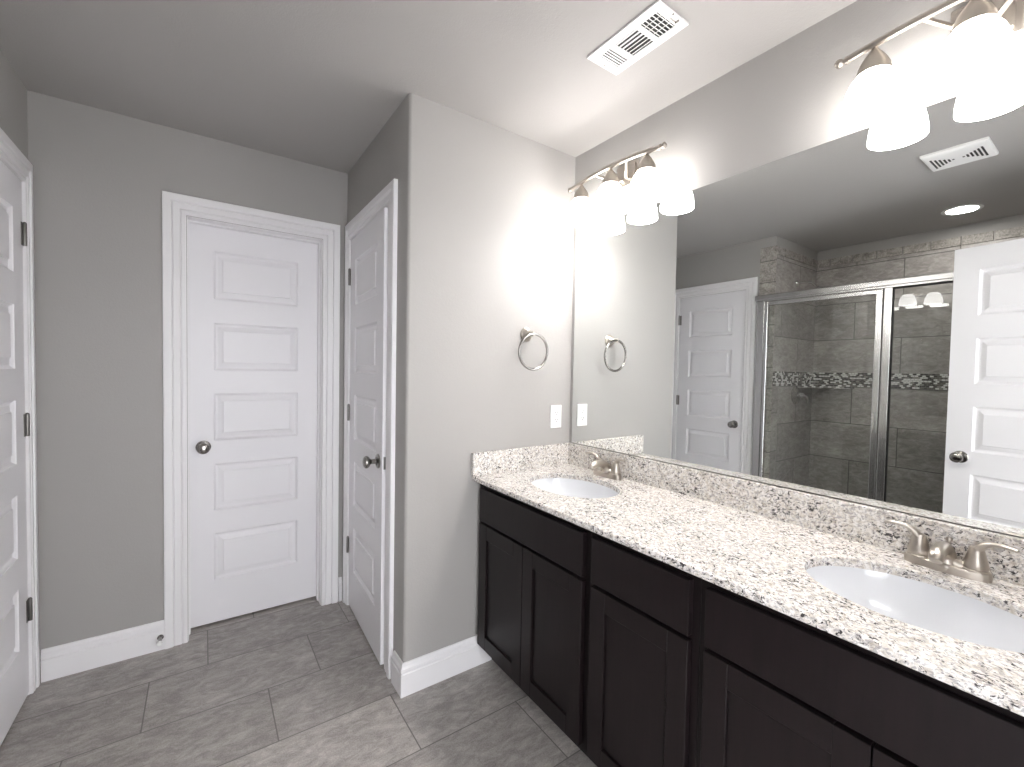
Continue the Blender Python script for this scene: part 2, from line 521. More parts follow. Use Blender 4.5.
struct('trim_border_far', bm, M['border'], 'rough stone border pieces above the shower head', 'border')
bm = NB(); bricks(bm, 'x', YSN, XSB, XL, 2.283, 2.346, 0.16, XL, 1)
struct('trim_border_near', bm, M['border'], 'rough stone border pieces at the hidden shower end', 'border')
bm = NB()
z = 2.346
while z > 0.12:
    h = 0.112 if z > 2.3 else 0.168
    box(bm, XL, XL+0.010, YSH-0.009, 1.797, max(0.0, z-h)+0.004, z, 0.0015, 1); z -= h
struct('trim_border_upright', bm, M['border'], 'upright strip of stone pieces between shower and closet door', 'border')
bm = NB(); box(bm, XL, XL+0.0085, YSH-0.008, 1.796, 0.0, 2.347)
struct('trim_grout', bm, M['grout'], 'grout bed between the upright stone pieces', 'grout')
struct('trim_mosaic_back', box(NB(), XSB, XSB+0.006, YSN, YSH, 1.252, 1.367), M['mosy'], 'band of small light and dark mosaic tiles on shower back wall', 'mosaic')
struct('trim_mosaic_far', box(NB(), XSB+0.006, XL-0.001, YSH-0.006, YSH, 1.252, 1.367), M['mosx'], 'band of small mosaic tiles above the shower valve', 'mosaic')
struct('trim_mosaic_near', box(NB(), XSB+0.006, XL-T, YSN, YSN+0.006, 1.252, 1.367), M['mosx'], 'band of small mosaic tiles at the hidden shower end', 'mosaic')

# ------------------------------------------------------------------ baseboards
BH = 0.134
BP = [(0,0),(0.015,0),(0.015,0.090),(0.0115,0.093),(0.0115,0.099),(0.0150,0.103),(0.0145,0.113),(0.0090,0.121),(0.0075,0.130),(0.005,BH),(0,BH)]
def baseboard(name, pts, side, label):
    """pts: plan polyline; profile grows to the given side (+1 left of travel)"""
    P = [Vector((x, y, 0)) for x, y in pts]
    path = []
    for i in range(len(P)):
        ns = []
        if i > 0: d = (P[i]-P[i-1]).normalized(); ns.append(Vector((-d.y, d.x, 0))*side)
        if i < len(P)-1: d = (P[i+1]-P[i]).normalized(); ns.append(Vector((-d.y, d.x, 0))*side)
        n = ns[0] if len(ns) == 1 else (ns[0]+ns[1])/(1+ns[0].dot(ns[1]))
        path.append((P[i], n, Vector((0,0,1))))
    return struct(name, sweep(NB(), path, BP), M['trim'], label, 'baseboard', smooth=True, ang=25)
baseboard('baseboard_front', [(1.088, YT), (XS, YT), (XS, 1.7915)], 1, 'white moulded baseboard wrapping the outer corner by the vanity')
baseboard('baseboard_back', [(XL+0.019, YB), (-0.1490, YB)], -1, 'white baseboard along the end wall with door stop')
baseboard('baseboard_corner', [(0.6308, YB), (XS-0.019, YB)], -1, 'sliver of white baseboard between the two corner casings')
baseboard('baseboard_near', [(XL, YSN-0.002), (XL, YN), (EX0-0.10, YN)], 1, 'white baseboard beside the entry door')

# ------------------------------------------------------------------ door casings and doors
CW = 0.0885
CP = [(0.000,0.0),(0.000,0.009),(0.003,0.0110),(0.010,0.0120),(0.018,0.0105),(0.0205,0.0065),(0.0225,0.0120),(0.0250,0.0135),(0.0490,0.0125),(0.0520,0.0085),(0.0545,0.0155),(0.0575,0.0180),(0.0800,0.0190),(0.0865,0.0180),(CW,0.0150),(CW,0.0)]
def casing(name, origin, along, out, w, h, wl, wr, label, jd=T, jmb=0.018, stop_at=0.045):
    """opening of width w from origin along 'along'; 'out' points into the room; wl, wr: casing widths of the legs"""
    o, A, N = Vector(origin), Vector(along), Vector(out)
    Z = Vector((0,0,1))
    rv = -0.003                                        # casing starts a little back from the jamb face
    fl, fr = wl/CW, wr/CW
    bm = NB()
    path = [(o + A*rv, -A*fl, N), (o + A*rv + Z*(h-rv), -A*fl + Z, N), (o + A*(w-rv) + Z*(h-rv), A*fr + Z, N), (o + A*(w-rv), A*fr, N)]
    sweep(bm, path, CP)
    tr = struct(name, bm, M['trim'], label, 'door casing', smooth=True, ang=18)
    jb = NB()
    def bx(a0, a1, n0, n1, z0, z1):
        c = [o + A*a + N*n + Z*zz for a in (a0, a1) for n in (n0, n1) for zz in (z0, z1)]
        lo = [min(p[i] for p in c) for i in range(3)]; hi = [max(p[i] for p in c) for i in range(3)]
        box(jb, lo[0], hi[0], lo[1], hi[1], lo[2], hi[2])
    bx(-0.001, 0.001, -jd, 0.001, 0, h); bx(w-0.001, w+0.001, -jd, 0.001, 0, h); bx(0, w, -jd, 0.001, h-0.001, h+0.001)
    s0, s1 = -stop_at, -stop_at-0.032
    bx(0.001, 0.006, s1, s0, 0, h-0.001); bx(w-0.006, w-0.001, s1, s0, 0, h-0.001); bx(0.006, w-0.006, s1, s0, h-0.007, h-0.001)
    obj('door_jamb', jb, M['trim'], tr)
    return tr

def door_slab(W, H=2.019, TH=0.035, npan=5, m0=0.102):
    """five raised panels on both faces; x along the width from the hinge, y thickness (0..TH), z up"""
    bm = NB()
    x0, x1 = m0, W-m0
    zs = [(0.221 + 0.359*k, 0.221 + 0.359*k + 0.240) for k in range(npan)]
    rings = [(0.0, 0.0), (0.0015, 0.0040), (0.010, 0.0120), (0.017, 0.0125), (0.038, 0.0060), (0.0400, 0.0010)]
    for y, s in ((0.0, 1), (TH, -1)):
        def quad(a, b, c, d): bm.faces.new([bm.verts.new((p[0], y, p[1])) for p in (a, b, c, d)])
        quad((0,0),(x0,0),(x0,H),(0,H)); quad((x1,0),(W,0),(W,H),(x1,H))
        e = [0.0] + [v for p in zs for v in p] + [H]
        for k in range(0, len(e), 2): quad((x0,e[k]),(x1,e[k]),(x1,e[k+1]),(x0,e[k+1]))
        for a, b in zs:
            rr = []
            for off, dep in rings:
                rr.append([bm.verts.new((px, y + s*dep, pz)) for px, pz in ((x0+off,a+off),(x1-off,a+off),(x1-off,b-off),(x0+off,b-off))])
            for A, B in zip(rr, rr[1:]):
                for k in range(4): bm.faces.new((A[k], A[(k+1)%4], B[(k+1)%4], B[k]))
            bm.faces.new(rr[-1])
    for pts in (((0,0,0),(0,TH,0),(0,TH,H),(0,0,H)),((W,0,0),(W,TH,0),(W,TH,H),(W,0,H)),((0,0,0),(W,0,0),(W,TH,0),(0,TH,0)),((0,0,H),(W,0,H),(W,TH,H),(0,TH,H))):
        bm.faces.new([bm.verts.new(p) for p in pts])
    bmesh.ops.remove_doubles(bm, verts=bm.verts[:], dist=0.0002)
    return bm

KN = [(0.0325,0.0),(0.0325,0.003),(0.030,0.006),(0.020,0.0085),(0.0115,0.012),(0.0105,0.030),(0.013,0.036),(0.0215,0.0415),(0.0268,0.048),(0.0278,0.054),(0.0255,0.060),(0.018,0.0648),(0.008,0.0668),(0,0.067)]
def add_knob(parent, x, z, TH=0.035, faces=(0,1)):
    for f in faces:
        ax = (0,-1,0) if f == 0 else (0,1,0)
        y = 0.0 if f == 0 else TH
        k = obj('knob', lathe(NB(), KN[3:], (x, y, z), ax, 32), M['knob'], parent, True)
        obj('rosette', lathe(NB(), KN[:5] + [(0.0112,0.012)], (x, y, z), ax, 32), M['knob'], k, True)
def add_latch(parent, W, z, TH=0.035):
    obj('latch_plate', box(NB(), W-0.0005, W+0.0015, 0.006, TH-0.006, z-0.028, z+0.028, 0.0005, 1), M['hinge'], parent)
def add_hinges(parent, TH=0.035, side=0, zs=(0.335, 1.075, 1.820)):
    """knuckles on the room side (y<0) at the hinge line x=0"""
    for z in zs:
        bm = NB()
        lathe(bm, [(0.0062,-0.044),(0.0066,-0.042),(0.0066,0.042),(0.0062,0.044),(0.003,0.048),(0,0.049)], (-0.003, -0.006, z), (0,0,1), 16)
        for s in (-0.026, -0.009, 0.009, 0.026): lathe(bm, [(0.0069,s-0.0012),(0.0069,s+0.0012)], (-0.003,-0.006,z), (0,0,1), 16)
        h = obj('hinge', bm, M['hinge'], parent, True)
        obj('hinge_leaf', box(NB(), -0.019, 0.0, -0.0018, 0.0004, z-0.044, z+0.044, 0.0004, 1), M['hinge'], h)

def make_door(name, label, W, loc, rotz):
    d = struct(name, door_slab(W), M['door'], label, 'door')
    d.location = loc; d.rotation_euler = (0,0,rotz)
    return d

# end door: shut, set deep in its jamb (it swings the other way)
casing('trim_1', (BX0, YB, 0), (1,0,0), (0,-1,0), BX1-BX0, 2.034, CW, 0.086, 'white moulded casing around the door in the end wall', stop_at=0.060)
d = make_door('door_1', 'closed white five-panel door in the end wall', 0.592, (BX0+0.003, YB+0.0985, 0.012), 0)
add_knob(d, 0.0575, 0.911, faces=(0,))

# narrow side door, hinged by the end wall, standing slightly ajar
SW = 0.609
casing('trim_2', (XS, DY1, 0), (0,-1,0), (-1,0,0), DY1-DY0, 2.034, 0.060, CW, 'white moulded casing around the narrow side door')
d = make_door('door_2', 'white five-panel door in the side wall standing slightly ajar', SW, (XS-0.002, DY1-0.003, 0.012), -PI/2 - math.radians(2.0))
add_knob(d, SW-0.060, 0.905); add_latch(d, SW, 0.905); add_hinges(d)
# strike plate on the jamb
# closed door opposite, beside the shower
casing('trim_3', (XL, DY0, 0), (0,1,0), (1,0,0), DY1-DY0, 2.034, CW, 0.060, 'white moulded casing around the door beside the shower')
d = make_door('door_3', 'closed white five-panel door beside the shower', SW, (XL+0.001, DY1-0.003, 0.012), 0)
# mirror-handed: width runs towards the camera (-y), room face towards +x
d.data.transform(Matrix(((0,-1,0,0),(-1,0,0,0),(0,0,1,0),(0,0,0,1))))
bm_ = bmesh.new(); bm_.from_mesh(d.data); bmesh.ops.recalc_face_normals(bm_, faces=bm_.faces[:]); bm_.to_mesh(d.data); bm_.free()
k = obj('knob', lathe(NB(), KN[3:], (0, -(SW-0.060), 0.905), (1,0,0), 32), M['knob'], d, True)
obj('rosette', lathe(NB(), KN[:5] + [(0.0112,0.012)], (0, -(SW-0.060), 0.905), (1,0,0), 32), M['knob'], k, True)
for z in (0.335, 1.075, 1.820):
    bm = NB()
    lathe(bm, [(0.0062,-0.044),(0.0066,-0.042),(0.0066,0.042),(0.0062,0.044),(0.003,0.048),(0,0.049)], (0.006, 0.003, z), (0,0,1), 16)
    for s in (-0.026, -0.009, 0.009, 0.026): lathe(bm, [(0.0069,s-0.0012),(0.0069,s+0.0012)], (0.006,0.003,z), (0,0,1), 16)
    h = obj('hinge', bm, M['hinge'], d, True)
    obj('hinge_leaf', box(NB(), -0.0004, 0.0025, -0.018, 0.019, z-0.044, z+0.044, 0.0004, 1), M['hinge'], h)

# entry door, swung right open beside the photographer
casing('trim_4', (EX0, YN, 0), (1,0,0), (0,1,0), EX1-EX0, 2.034, CW, CW, 'white moulded casing around the entry doorway')
fx, fy = -0.246, 0.613                                  # its free edge
ang = math.atan2(0.988, -0.150)
EW = 0.756
d = make_door('door_4', 'white five-panel entry door swung wide open beside the shower', EW, (fx - EW*math.cos(ang), fy - EW*math.sin(ang), 0.012), ang)
add_knob(d, EW-0.062, 0.905); add_latch(d, EW, 0.905)

# ------------------------------------------------------------------ vanity
def shaker(bm, y0, y1, z0, z1, x0=1.0, x1=1.0195, st=0.060, rec=0.0085):
    """framed door in the plane x=x0, facing -x"""
    b = 0.0012
    box(bm, x0, x1, y0, y0+st, z0, z1, b, 1); box(bm, x0, x1, y1-st, y1, z0, z1, b, 1)
    box(bm, x0, x1, y0+st, y1-st, z0, z0+st, b, 1); box(bm, x0, x1, y0+st, y1-st, z1-st, z1, b, 1)
    box(bm, x0+rec, x1-0.002, y0+st-0.004, y1-st+0.004, z0+st-0.004, z1-st+0.004)
    return bm

def cabinet(name, label, y0, y1, doors, front, front_name):
    t = thing(name, label, 'cabinet', (1.02, (y0+y1)/2, 0), 0, 'vanity base cabinets')
    ox, oy = 1.02, (y0+y1)/2
    def P(n, bm, mt):
        bmesh.ops.translate(bm, verts=bm.verts[:], vec=(-ox, -oy, 0))
        return obj(n, bm, mt, t)
    bm = NB()
    g = 0.0006
    zt = 0.844
    # carcass: two sides, bottom, back, face frame
    box(bm, 1.0385, 1.552, y0+g, y0+0.016, 0.1, zt); box(bm, 1.0385, 1.552, y1-0.016, y1-g, 0.1, zt)
    box(bm, 1.0385, 1.552, y0+0.016, y1-0.016, 0.1, 0.115); box(bm, 1.545, 1.552, y0+0.016, y1-0.016, 0.115, zt)
    P('body', bm, M['wood'])
    bm = NB()
    s = 0.038
    ya, yb = y0+g, y1-g
    box(bm, 1.0205, 1.0385, ya, ya+s, 0.1, zt, 0.0008, 1); box(bm, 1.0205, 1.0385, yb-s, yb, 0.1, zt, 0.0008, 1)
    for za, zb in ((0.1, 0.135), (0.645, 0.69), (0.79, zt)): box(bm, 1.0205, 1.0385, ya+s, yb-s, za, zb)
    if len(doors) == 2:
        mid = (doors[0][1]+doors[1][0])/2; box(bm, 1.0205, 1.0385, mid-0.02, mid+0.02, 0.135, 0.645)
    P('face_frame', bm, M['wood'])
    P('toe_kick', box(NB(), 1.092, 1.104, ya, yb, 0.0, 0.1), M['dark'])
    for a, b in doors: P('cabinet_door', shaker(NB(), a, b, 0.115, 0.661), M['wood'])
    P(front_name, box(NB(), 1.0, 1.0195, front[0], front[1], 0.6735, 0.8165, 0.002, 2), M['wood'])
    return t
cabinet('sink_cabinet', 'dark espresso double-door cabinet under the far sink beside the wall', 0.998, YT-0.0005, ((1.018,1.3385),(1.3415,1.664)), (1.018,1.664), 'false_front')
cabinet('drawer_cabinet', 'dark espresso cabinet with one drawer over one door between the sinks', 0.617, 0.998, ((0.637,0.979),), (0.637,0.979), 'drawer')
cabinet('sink_cabinet', 'dark espresso double-door cabinet under the near sink', YN+0.001, 0.617, ((-0.066,0.2605),(0.2635,0.594)), (-0.066,0.594), 'false_front')

# countertop with two oval cut-outs and an eased front edge
SINKS = [(1.262, 1.348), (1.262, 0.262)]
SA, SB = 0.212, 0.158                                   # half axes along y and x
def countertop():
    bm = NB()
    zt, zb, rr = ZK, 0.845, 0.007
    xa, xb, ya, yb = XCF+rr, XM-0.0005, YN+0.001, YT-0.0005
    def level(z, xa):
        loops = [[bm.verts.new(p) for p in ((xa,ya,z),(xb,ya,z),(xb,yb,z),(xa,yb,z))]]
        for cx, cy in SINKS:
            loops.append([bm.verts.new((cx+SB*math.cos(2*PI*k/64), cy+SA*math.sin(2*PI*k/64), z)) for k in range(64)])
        es = []
        for L in loops:
            for k in range(len(L)): es.append(bm.edges.new((L[k], L[(k+1) % len(L)])))
        bmesh.ops.triangle_fill(bm, use_beauty=True, edges=es)
        return loops
    top = level(zt, xa); bot = level(zb, xa)
    for A, B in zip(top[1:], bot[1:]):
        for k in range(64): bm.faces.new((A[k], A[(k+1) % 64], B[(k+1) % 64], B[k]))
    for k in (0, 1, 2): bm.faces.new((top[0][k], top[0][(k+1)%4], bot[0][(k+1)%4], bot[0][k]))
    prof = [(xa - rr*math.sin(t*PI/2/5), zt - rr + rr*math.cos(t*PI/2/5)) for t in range(6)]
    r2 = 0.004
    prof += [(xa - rr + r2 - r2*math.cos(t*PI/2/4), zb + r2 - r2*math.sin(t*PI/2/4)) for t in range(5)] + [(xa, zb)]
    A = [bm.verts.new((x, ya, z)) for x, z in prof]; B = [bm.verts.new((x, yb, z)) for x, z in prof]
    for k in range(len(prof)-1): bm.faces.new((A[k], A[k+1], B[k+1], B[k]))
    bm.faces.new(A); bm.faces.new(B[::-1])
    bmesh.ops.remove_doubles(bm, verts=bm.verts[:], dist=0.00005)
    return bm
tag(obj('countertop', countertop(), M['granite'], None, True, 30), 'long speckled white granite worktop with two oval sink cut-outs', 'countertop')
tag(obj('backsplash', box(NB(), XBS, XM-0.0005, YN+0.002, YT-0.0008, ZK+0.0003, ZB, 0.0015, 2), M['granite']), 'long speckled granite upstand beneath the mirror', 'backsplash')
tag(obj('side_splash', box(NB(), 0.972, XBS-0.0005, YT-0.0205, YT-0.0008, ZK+0.0003, ZB, 0.0015, 2), M['granite']), 'short speckled granite upstand beneath the socket on the end wall', 'backsplash')

def make_sink(label, cx, cy):
    t = thing('sink', label, 'sink', (cx, cy, 0.685), 0, 'undermount sinks in the worktop')
    z0 = 0.668
    bm = NB()
    prof = [(1.10,0.827),(1.10,0.820),(1.03,0.8195)]
    inner = [(1.045,0.8268),(1.03,0.818),(1.0,0.79),(0.94,0.75),(0.84,0.715),(0.68,0.692),(0.46,0.680),(0.22,0.675),(0.13,0.674)]
    outer = [(0.13,0.668),(0.24,0.668),(0.48,0.672),(0.72,0.684),(0.90,0.709),(1.0,0.745),(1.055,0.79),(1.075,0.812),(1.12,0.816),(1.12,0.8268)]
    n = 64
    rings = [[bm.verts.new((s*SB*math.cos(2*PI*k/n), s*SA*math.sin(2*PI*k/n), z-z0)) for k in range(n)] for s, z in inner + outer]
    for i in range(len(rings)):
        A, B = rings[i], rings[(i+1) % len(rings)]
        for k in range(n): bm.faces.new((A[k], A[(k+1)%n], B[(k+1)%n], B[k]))
    obj('basin', bm, M['ceramic'], t, True, 50)
    dr = obj('drain', lathe(NB(), [(0.0,0.002),(0.020,0.003),(0.031,0.0055),(0.033,0.009),(0.029,0.0105),(0.024,0.0085),(0.0,0.0085)], (0,0,0), (0,0,1), 32), M['nickel'], t, True)
    obj('drain_plug', lathe(NB(), [(0.018,0.0085),(0.019,0.011),(0.012,0.0135),(0,0.0145)], (0,0,0), (0,0,1), 24), M['nickel'], dr, True)
    return t
make_sink('oval white undermount sink in the far part of the worktop by the socket', *SINKS[0])
make_sink('oval white undermount sink in the near part of the worktop', *SINKS[1])

def make_faucet(label, cy):
    x = 1.497
    t = thing('faucet', label, 'faucet', (x, cy, ZK), 0, 'two-handle brushed nickel faucets')
    bm = NB()
    hw, hd = 0.079, 0.0255
    def oval(s, z):
        pts = []
        for k in range(48):
            a = 2*PI*k/48
            c, sn = math.cos(a), math.sin(a)
            px = hd*s*math.copysign(abs(c)**0.75, c)
            py = math.copysign(abs(sn)**0.8, sn)*(hw - hd*(1-s))
            pts.append(bm.verts.new((px, py, z)))
        return pts
    rs = [oval(1.0, 0.0), oval(1.0, 0.012), oval(0.95, 0.018), oval(0.85, 0.0195)]
    for A, B in zip(rs, rs[1:]):
        for k in range(48): bm.faces.new((A[k], A[(k+1)%48], B[(k+1)%48], B[k]))
    bm.faces.new(rs[0][::-1]); bm.faces.new(rs[-1])
    obj('base', bm, M['nickel'], t, True, 40)
    # spout: flared root, rounded forward-reaching head
    bm = NB()
    p, rr = smooth_path([(0.000,0,0.012,0.027),(0.000,0,0.024,0.0225),(-0.004,0,0.040,0.0185),(-0.016,0,0.055,0.0160),(-0.042,0,0.064,0.0150),(-0.072,0,0.063,0.0150),(-0.094,0,0.055,0.0148),(-0.103,0,0.046,0.0125)], 6)
    tube(bm, p, rr, 20)
    sp = obj('spout', bm, M['nickel'], t, True, 50)
    # saddle that joins the spout to the handle bosses
    bm = NB()
    p, rr = smooth_path([(0,-0.058,0.018,0.010),(0,-0.030,0.018,0.0115),(0,0,0.024,0.0200),(0,0.030,0.018,0.0115),(0,0.058,0.018,0.010)], 6)
    tube(bm, p, rr, 16)
    obj('saddle', bm, M['nickel'], t, True, 50)
    for s in (-1, 1):
        bm = NB()
        lathe(bm, [(0.0240,0.018),(0.0242,0.022),(0.0215,0.0235),(0.0225,0.025),(0.0215,0.034),(0.0185,0.048),(0.0155,0.062),(0.0120,0.073),(0.0,0.077)], (0, s*0.051, 0), (0,0,1), 28)
        p, rr = smooth_path([(0,s*0.049,0.050,0.0145),(-0.002,s*0.054,0.067,0.0122),(-0.006,s*0.064,0.083,0.0096),(-0.012,s*0.083,0.0910,0.0074),(-0.018,s*0.105,0.0920,0.0064),(-0.021,s*0.117,0.0905,0.0050)], 6)
        tube(bm, p, rr, 16, flat=0.75)
        obj('handle', bm, M['nickel'], t, True, 50)
    bm = NB()
    lathe(bm, [(0.003,0.020),(0.003,0.068),(0.0062,0.069),(0.0068,0.073),(0.005,0.077),(0,0.078)], (0.0205, 0, 0), (0,0,1), 14)
    obj('lift_rod', bm, M['nickel'], t, True, 50)
    return t
make_faucet('brushed nickel two-lever faucet behind the far sink', 1.378)
make_faucet('brushed nickel two-lever faucet behind the near sink', 0.264)

# frameless mirror in slim channel
mt = thing('mirror', 'long frameless mirror on the wall above the granite upstand', 'mirror', (XM, 0.75, 0.972))
def local(bm, o): bmesh.ops.translate(bm, verts=bm.verts[:], vec=(-o[0], -o[1], -o[2])); return bm
mo = (XM, 0.75, 0.972)
obj('mirror_glass', local(box(NB(), XM-0.0065, XM-0.001, YN+0.01, 1.670, 0.9742, 2.0435), mo), M['silver'], mt)
bm = NB(); box(bm, XM-0.0085, XM-0.0068, YN+0.01, 1.670, 0.9712, 0.9745); box(bm, XM-0.0068, XM-0.001, YN+0.01, 1.670, 0.9712, 0.9740)
obj('bottom_channel', local(bm, mo), M['hinge'], mt)

# ------------------------------------------------------------------ vanity lights
def make_light(label, cy, zb=2.205):
    t = thing('vanity_light', label, 'light', (XM, cy, zb), 0, 'three-shade nickel wall lights above the mirror')
    D = 0.108
    # wall plate with a stepped rim
    bm = NB()
    box(bm, -0.010, -0.001, -0.062, 0.062, -0.060, 0.060, 0.004, 3); box(bm, -0.022, -0.010, -0.050, 0.050, -0.048, 0.048, 0.005, 3)
    obj('wall_plate', bm, M['nickel'], t, True, 30)
    # gently bowed bar
    def bar_pt(y): 
        k = 1-(y/0.255)**2
        return (-D - 0.014*k, y, 0.001 + 0.012*k)
    bm = NB(); tube(bm, [bar_pt(-0.245 + 0.49*i/28) for i in range(29)], 0.0090, 16)
    bar = obj('bar', bm, M['nickel'], t, True, 50)
    for s in (-1, 1):
        x, y, z = bar_pt(s*0.245)
        obj('finial', lathe(NB(), [(0.0078,-0.004),(0.0105,-0.002),(0.0105,0.004),(0.007,0.006),(0.0065,0.009),(0.0100,0.013),(0.0118,0.019),(0.0100,0.025),(0.005,0.029),(0,0.030)], (x,y,z), (0,s,0), 20), M['nickel'], bar, True, 50)
        # arm sweeping from plate to bar
        px, py, pz = bar_pt(s*0.088)
        p, rr = smooth_path([(-0.020,s*0.018,-0.012,0.0075),(-0.050,s*0.030,-0.020,0.0070),(-0.085,s*0.060,-0.006,0.0066),(px+0.003,py,pz-0.002,0.0062)], 8)
        obj('arm', tube(NB(), p, rr, 12), M['nickel'], t, True, 50)
    for k in (-1, 0, 1):
        x, y, z = bar_pt(k*0.185)
        x = -D - 0.006*(k == 0)
        cap = lathe(NB(), [(0.006,z),(0.0075,z-0.010),(0.011,z-0.016),(0.019,z-0.026),(0.0280,z-0.041),(0.0350,z-0.056),(0.0375,z-0.074),(0.0365,z-0.0745),(0.0,z-0.072)], (x, y, 0), (0,0,1), 28)
        obj('socket_cap', cap, M['nickel'], t, True, 50)
        zt = z-0.072
        pr = [(0.0,0.001),(0.032,0.0),(0.041,-0.010),(0.0510,-0.028),(0.0585,-0.050),(0.0640,-0.077),(0.0670,-0.104),(0.0675,-0.126),(0.0655,-0.127),(0.0630,-0.100),(0.0580,-0.070),(0.0530,-0.046),(0.0460,-0.028),(0.036,-0.014),(0,-0.008)]
        obj('glass_shade', lathe(NB(), [(r_, zt+h_*0.85) for r_, h_ in pr], (x, y, 0), (0,0,1), 36), M['shade'], t, True, 60)
        obj('bulb', lathe(NB(), [(0.0,zt-0.012),(0.012,zt-0.014),(0.014,zt-0.026),(0.021,zt-0.036),(0.0255,zt-0.050),(0.024,zt-0.063),(0.016,zt-0.073),(0,zt-0.077)], (x, y, 0), (0,0,1), 20), M['bulb'], t, True, 60)
    return t
make_light('three-shade brushed nickel wall light above the far end of the mirror', 1.347)
make_light('three-shade brushed nickel wall light above the near sink', 0.250, 2.199)

# ------------------------------------------------------------------ wall fittings
tr = thing('towel_ring', 'round brushed nickel towel ring on the pale wall beside the mirror', 'towel ring', (1.262, YT, 1.509))
obj('rosette', lathe(NB(), [(0.034,0.0),(0.0345,0.004),(0.032,0.008),(0.0285,0.010),(0.0275,0.015),(0.0215,0.022),(0.0145,0.030),(0.0105,0.040),(0.0105,0.048),(0.0125,0.054),(0.0105,0.061),(0,0.064)], (0,-0.0005,0), (0,-1,0), 28), M['nickel'], tr, True, 40)
bm = NB()
tube(bm, [(0.006 + 0.082*math.sin(2*PI*k/64), -0.054 - 0.004*math.cos(2*PI*k/64), -0.083 + 0.082*math.cos(2*PI*k/64)) for k in range(64)], 0.0062, 12, closed=True)
obj('ring', bm, M['knob'], tr, True, 60)

ot = thing('wall_outlet', 'white rectangular double socket on the pale wall beside the mirror', 'outlet', (1.457, YT, 1.109))
obj('cover_plate', box(NB(), -0.035, 0.035, -0.0055, -0.0004, -0.0575, 0.0575, 0.002, 2), M['plastic'], ot)
rc = obj('receptacle', box(NB(), -0.0165, 0.0165, -0.0075, -0.005, -0.0335, 0.0335, 0.001, 1), M['plastic'], ot)
for s in (-1, 1):
    bm = NB()
    zc = s*0.0185
    box(bm, -0.0075, -0.0050, -0.0080, -0.0073, zc-0.001, zc+0.0075); box(bm, 0.0050, 0.0075, -0.0080, -0.0073, zc, zc+0.0070)
    lathe(bm, [(0.0026,0),(0.0026,0.0007)], (0,-0.0073,zc-0.0068), (0,-1,0), 12)
    obj('socket_slots', bm, M['slot'], rc)
for z in (-0.048, 0.048):
    obj('screw', lathe(NB(), [(0.0032,0),(0.0028,0.0009),(0,0.001)], (0,-0.0054,z), (0,-1,0), 12), M['plastic'], ot)

# spring door stop on the end wall baseboard
ds = thing('door_stop', 'small metal door stop on the baseboard of the end wall', 'door stop', (-0.166, YB-0.015, 0.062))
obj('stop_body', lathe(NB(), [(0.0125,0.0005),(0.0125,0.004),(0.0085,0.008),(0.0070,0.030),(0.0090,0.045),(0.0105,0.052)], (0,0,0), (0,-1,0), 20), M['knob'], ds, True, 40)
obj('rubber_tip', lathe(NB(), [(0.0105,0.052),(0.0115,0.054),(0.0105,0.064),(0.006,0.067),(0,0.0675)], (0,0,0), (0,-1,0), 20), M['plastic'], ds, True, 40)

# ------------------------------------------------------------------ ceiling fittings
reg = thing('air_register', 'white rectangular air register with three louvre banks on the ceiling', 'air vent', (1.163, 0.994, ZC))
bm = NB()
W2, L2 = 0.0740, 0.147
zf = -0.0065
def flat_with_holes(bm, x0, x1, y0, y1, holes, z0, z1):
    """plate with a column of rectangular holes (same x range), built of strips"""
    hx0, hx1 = holes[0][0], holes[0][1]
    box(bm, x0, hx0, y0, y1, z0, z1); box(bm, hx1, x1, y0, y1, z0, z1)
    e = [y0] + [v for h in holes for v in h[2:]] + [y1]
    for k in range(0, len(e), 2): box(bm, hx0, hx1, e[k], e[k+1], z0, z1)
holes = [(-0.045, 0.045, -0.119, -0.056), (-0.045, 0.045, -0.038, 0.046), (-0.045, 0.045, 0.064, 0.115)]
flat_with_holes(bm, -W2, W2, -L2, L2, holes, zf, zf+0.003)
# rolled rim up to the ceiling
for (a0,a1,b0,b1) in ((-W2,-W2+0.003,-L2,L2),(W2-0.003,W2,-L2,L2),(-W2,W2,-L2,-L2+0.003),(-W2,W2,L2-0.003,L2)): box(bm, a0, a1, b0, b1, zf+0.003, -0.0005)
obj('face_plate', bm, M['enamel'], reg)
obj('duct_shade_sheet', box(NB(), -0.050, 0.050, -0.124, 0.120, -0.0018, -0.0006), M['duct_shade'], reg)  # flat dark sheet painted in for the shade behind the louvres
def louvre(bm, c, along, length, tilt, wdt=0.013, th=0.0012):
    """thin tilted blade centred at c"""
    a = Vector(along); n = Vector((0,0,1)).cross(a)
    d = n*math.cos(tilt) + Vector((0,0,1))*math.sin(tilt)
    e = d.cross(a)
    vs_ = []
    for i in (-1,1):
        for j in (-1,1):
            for k2 in (-1,1): vs_.append(bm.verts.new(Vector(c) + a*(i*length/2) + d*(j*wdt/2) + e*(k2*th/2)))
    for f in ((0,1,3,2),(4,6,7,5),(0,4,5,1),(2,3,7,6),(0,2,6,4),(1,5,7,3)): bm.faces.new([vs_[q] for q in f])
